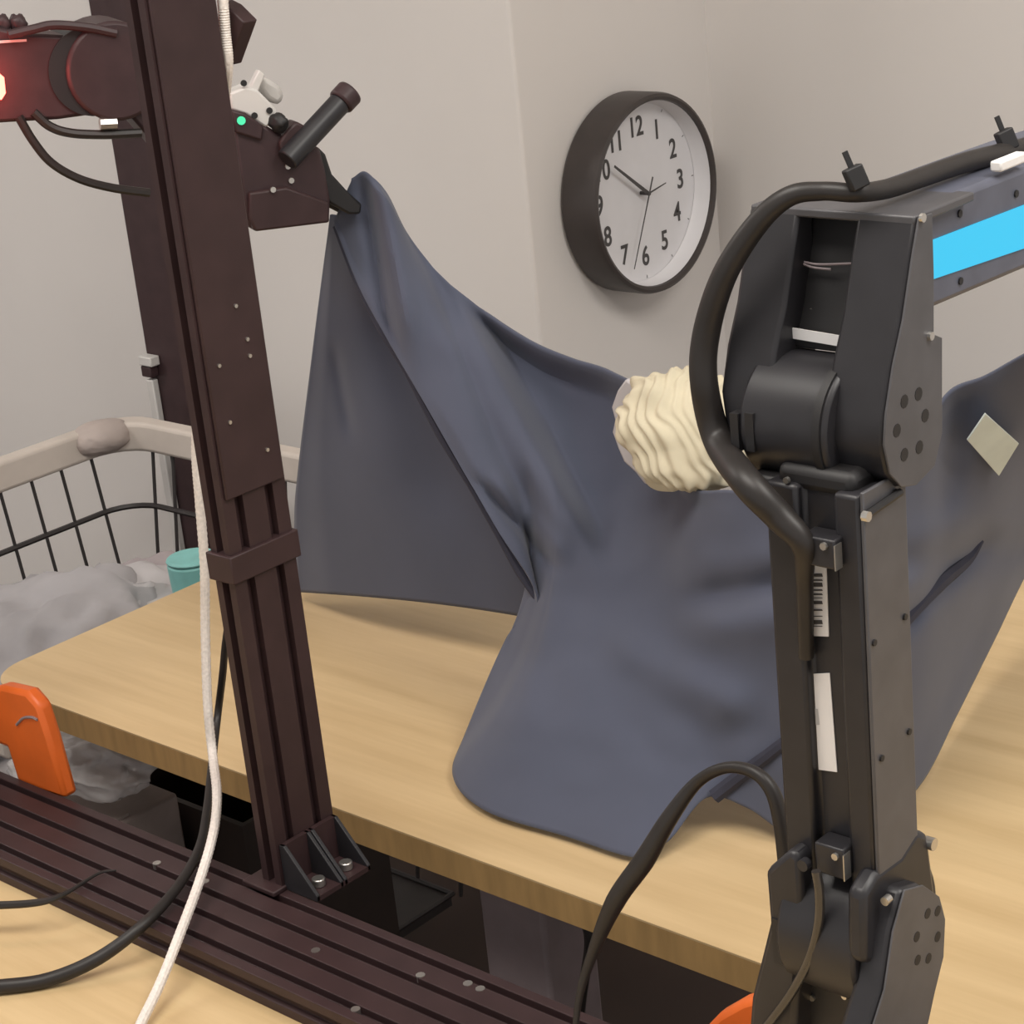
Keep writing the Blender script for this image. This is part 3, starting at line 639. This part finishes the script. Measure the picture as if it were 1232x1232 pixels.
def fold(x, y):
    d = 0.0
    a, t = line_d((x, y), (566, 385), (705, 650))           # step back to the right of this line
    if -.15 < t < 1.25:
        d += .030 * sm(-6, 26, a) * (1 - sm(60, 260, a)) * sm(-.15, .05, t) * (1 - sm(.85, 1.2, t))
        d -= .010 * math.exp(-((a + 18) / 22) ** 2) * sm(-.1, .1, t) * (1 - sm(.8, 1.1, t))
    a, t = line_d((x, y), (445, 215), (485, 440))
    d -= .008 * math.exp(-((a - 14) / 14) ** 2) * sm(-.1, .1, t) * (1 - sm(.7, 1.1, t)); d += .008 * math.exp(-((a + 8) / 10) ** 2) * sm(-.1, .1, t) * (1 - sm(.7, 1.1, t))
    a, t = line_d((x, y), (575, 590), (665, 690))
    d += .008 * math.exp(-((a - 6) / 8) ** 2) * sm(-.1, .15, t) * (1 - sm(.8, 1.1, t)); d -= .006 * math.exp(-((a - 26) / 12) ** 2) * sm(-.1, .15, t) * (1 - sm(.8, 1.1, t))
    a, t = line_d((x, y), (820, 722), (960, 700))
    d += .014 * math.exp(-((a - 0) / 22) ** 2) * sm(-.2, .4, t); d -= .008 * math.exp(-((a + 40) / 30) ** 2) * sm(-.2, .4, t)
    a, t = line_d((x, y), (735, 770), (900, 860))
    d -= .010 * math.exp(-((a) / 30) ** 2) * sm(-.1, .2, t) * (1 - sm(.8, 1.1, t))
    a, t = line_d((x, y), (1085, 750), (1190, 640))
    d += .020 * math.exp(-((a - 0) / 16) ** 2) * sm(-.2, .1, t) * (1 - sm(.8, 1.2, t)); d -= .010 * math.exp(-((a - 40) / 26) ** 2)* sm(-.2, .1, t) * (1 - sm(.8, 1.2, t))
    a, t = line_d((x, y), (1160, 480), (1130, 640))
    d += .010 * math.exp(-((a - 0) / 22) ** 2) * sm(-.3, .1, t) * (1 - sm(.6, 1.1, t))
    a, t = line_d((x, y), (1260, 520), (1120, 900))
    d += .010 * math.exp(-((a) / 26) ** 2) * sm(-.2, .1, t) * (1 - sm(.8, 1.1, t))
    d += .006 * noise.noise(Vector((x / 130, y / 130, 3.3))) + .002 * noise.noise(Vector((x / 45, y / 45, 8.1)))
    return d
garment = thing('hanging_garment', 'dark slate-blue cloth garment held up at both ends above the worktable', 'garment', Vector((-.95, 1.12, TZ)))
NS, NT = 200, 110
def sheet(name, fn, ns, nt, mat, par, thick=.0022):
    v = [fn(i / ns, j / nt) for i in range(ns + 1) for j in range(nt + 1)]
    f = [(i * (nt + 1) + j, (i + 1) * (nt + 1) + j, (i + 1) * (nt + 1) + j + 1, i * (nt + 1) + j + 1) for i in range(ns) for j in range(nt)]
    o = finish(name, v, f, mat, par)
    so = o.modifiers.new('thickness', 'SOLIDIFY'); so.thickness = thick; so.offset = 0
    return o
def front_pt(px, py, Y):
    p = U(px, py, 1, Y)
    if p.z < TZ + .004: p = U(px, py, 2, TZ + .004)
    return p
def main_fn(s_, t):
    g = s_ * (len(cols) - 1); a = cr1(tx, g); b = cr1(bx_, g)
    m = cr1(mp_, g); u0, u1, u2 = (1 - t) * (1 - 2 * t), 4 * t * (1 - t), t * (2 * t - 1)
    x, y = a.x * u0 + m.x * u1 + b.x * u2, a.y * u0 + m.y * u1 + b.y * u2
    k = t ** 1.25
    Y = a.z + (b.z - a.z) * k + fold(x, y) * (sm(0, .06, t) * .8 + .2) * (1 - .7 * sm(.85, 1, t))
    return front_pt(x, y, Y)
sheet('front_panel', main_fn, NS, NT, 'cloth', garment)
Lf = [Vector((398, 258, 0)), Vector((390, 320, 0)), Vector((376, 430, 0)), Vector((360, 560, 0)), Vector((355, 625, 0)), Vector((358, 712, 0))]
Rt = [Vector((428, 262, 0)), Vector((465, 360, 0)), Vector((520, 460, 0)), Vector((590, 570, 0)), Vector((655, 660, 0)), Vector((690, 752, 0))]
def left_fn(s_, t):
    g = t * 5; a, b = cr1(Lf, g), cr1(Rt, g)
    x = a.x + (b.x - a.x) * s_; y = a.y + (b.y - a.y) * s_ - math.sin(s_ * math.pi) * 6 * sm(.8, 1, t)
    Y = 1.162 + .03 * sm(0, .3, t)
    Y += .007 * math.sin(s_ * 7.5 + 1.2 + t * .8) * sm(0.05, .5, t) + .005 * noise.noise(Vector((x / 110, y / 160, 1.7)))
    Y += .012 * (1 - sm(0, .13, s_)) * sm(.05, .3, t)
    d_, tt = line_d((x, y), (400, 400), (425, 540)); Y += .005 * math.exp(-(d_ / 8) ** 2) * sm(0, .3, tt) * (1 - sm(.7, 1, tt))
    return U(x, y, 1, Y)
sheet('side_panel', left_fn, 70, 90, 'cloth', garment)
# dark tube painting the crease shadow across the lower right of the garment
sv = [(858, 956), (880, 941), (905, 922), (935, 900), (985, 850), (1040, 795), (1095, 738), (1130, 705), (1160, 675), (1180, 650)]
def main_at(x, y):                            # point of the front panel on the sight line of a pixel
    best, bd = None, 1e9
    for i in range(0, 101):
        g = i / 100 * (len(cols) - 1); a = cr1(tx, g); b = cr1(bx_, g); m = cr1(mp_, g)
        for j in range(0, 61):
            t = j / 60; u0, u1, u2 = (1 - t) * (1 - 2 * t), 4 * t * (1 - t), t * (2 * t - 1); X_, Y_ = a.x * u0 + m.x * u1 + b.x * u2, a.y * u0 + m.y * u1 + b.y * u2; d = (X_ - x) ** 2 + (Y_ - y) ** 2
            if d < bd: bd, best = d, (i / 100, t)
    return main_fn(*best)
tube('edge_shadow', [main_at(x, y) + (CAM - main_at(x, y)).normalized() * .002 for x, y in sv], .004, 'creaseshade', garment, 8, 6, radii=[.0060, .0060, .0055, .0050, .004, .004, .0055, .006, .005, .002])
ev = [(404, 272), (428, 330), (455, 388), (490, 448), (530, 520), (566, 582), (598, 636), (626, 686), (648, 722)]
tube('crease_shadow', [on_y(x, y, 1.150 - .0035 * i) for i, (x, y) in enumerate(ev)], .003, 'creaseshade', garment, 8, 6, radii=[.003, .0045, .004, .003, .005, .0035, .0045, .005, .003])  # dark tube paints the shadow gap between front and side panels
tg = [main_at(x, y) for x, y in ((1186, 498), (1224, 532), (1202, 573), (1164, 530))]
tn = (tg[1] - tg[0]).cross(tg[3] - tg[0]).normalized(); tn = tn if tn.dot(CAM - tg[0]) > 0 else -tn
cen = sum(tg, Vector()) / 4
tgp = [UP(x, y, cen + tn * .012, tn) for x, y in ((1186, 498), (1226, 534), (1202, 573), (1164, 530))]
extrude_poly('care_tag', tgp, -tn * .0015, 'tag', garment, .0004)

# cream bunched fabric poking out over the top edge
def bunch():
    c = U(830, 519, 1, 1.125); rt = (R @ Vector((1, 0, 0))); up = (R @ Vector((0, 1, 0))); fw = (R @ Vector((0, 0, 1)))
    bm = bmesh.new(); bmesh.ops.create_icosphere(bm, subdivisions=6, radius=1.0); sc = c - CAM; k = sc.length / F
    for v in bm.verts:
        p = v.co.copy(); X, Y, Z = p
        rx, ry, rz = 84 * k, 72 * k, 40 * k
        dd = math.hypot(X - 1.05, (Y - .35) * .85) + .16 * noise.noise(p * 1.6)
        ang = math.atan2(Y - .35, X - 1.05)
        pl = math.sin(dd * 38 + 2.6 * noise.noise(p * 2.4)) * .5 + .5
        amt = .075 * (pl ** 1.2) * (sm(.25, .7, dd)) + .07 * noise.noise(p * 3.1 + Vector((4, 1, 2))) + .05 * math.sin(ang * 14 + dd * 3) * sm(1.2, 1.7, dd)
        q = p * (1 + amt)
        v.co = c + rt * (q.x * rx - q.y * .12 * rx) + up * (q.y * ry) + fw * (q.z * rz)
    me = bpy.data.meshes.new('ruffle'); bm.to_mesh(me); bm.free()
    for p in me.polygons: p.use_smooth = True
    me.materials.append(M['cream']); o = bpy.data.objects.new('ruffle', me); COL.objects.link(o)
    t = thing('bunched_fabric', 'bunch of ruffled cream fabric on the upper edge of the blue cloth', 'fabric', c)
    attach(o, t)
    fr = []
    for x, y in ((752, 456), (742, 470), (735, 490), (739, 505), (736, 520), (743, 540), (750, 556), (763, 568), (776, 584), (800, 575), (790, 520), (775, 470)): fr.append(U(x, y, 1, 1.128))
    extrude_poly('lining_edge', fr, (0, .006, 0), 'grey2', t, .002)
    return t
bunch()
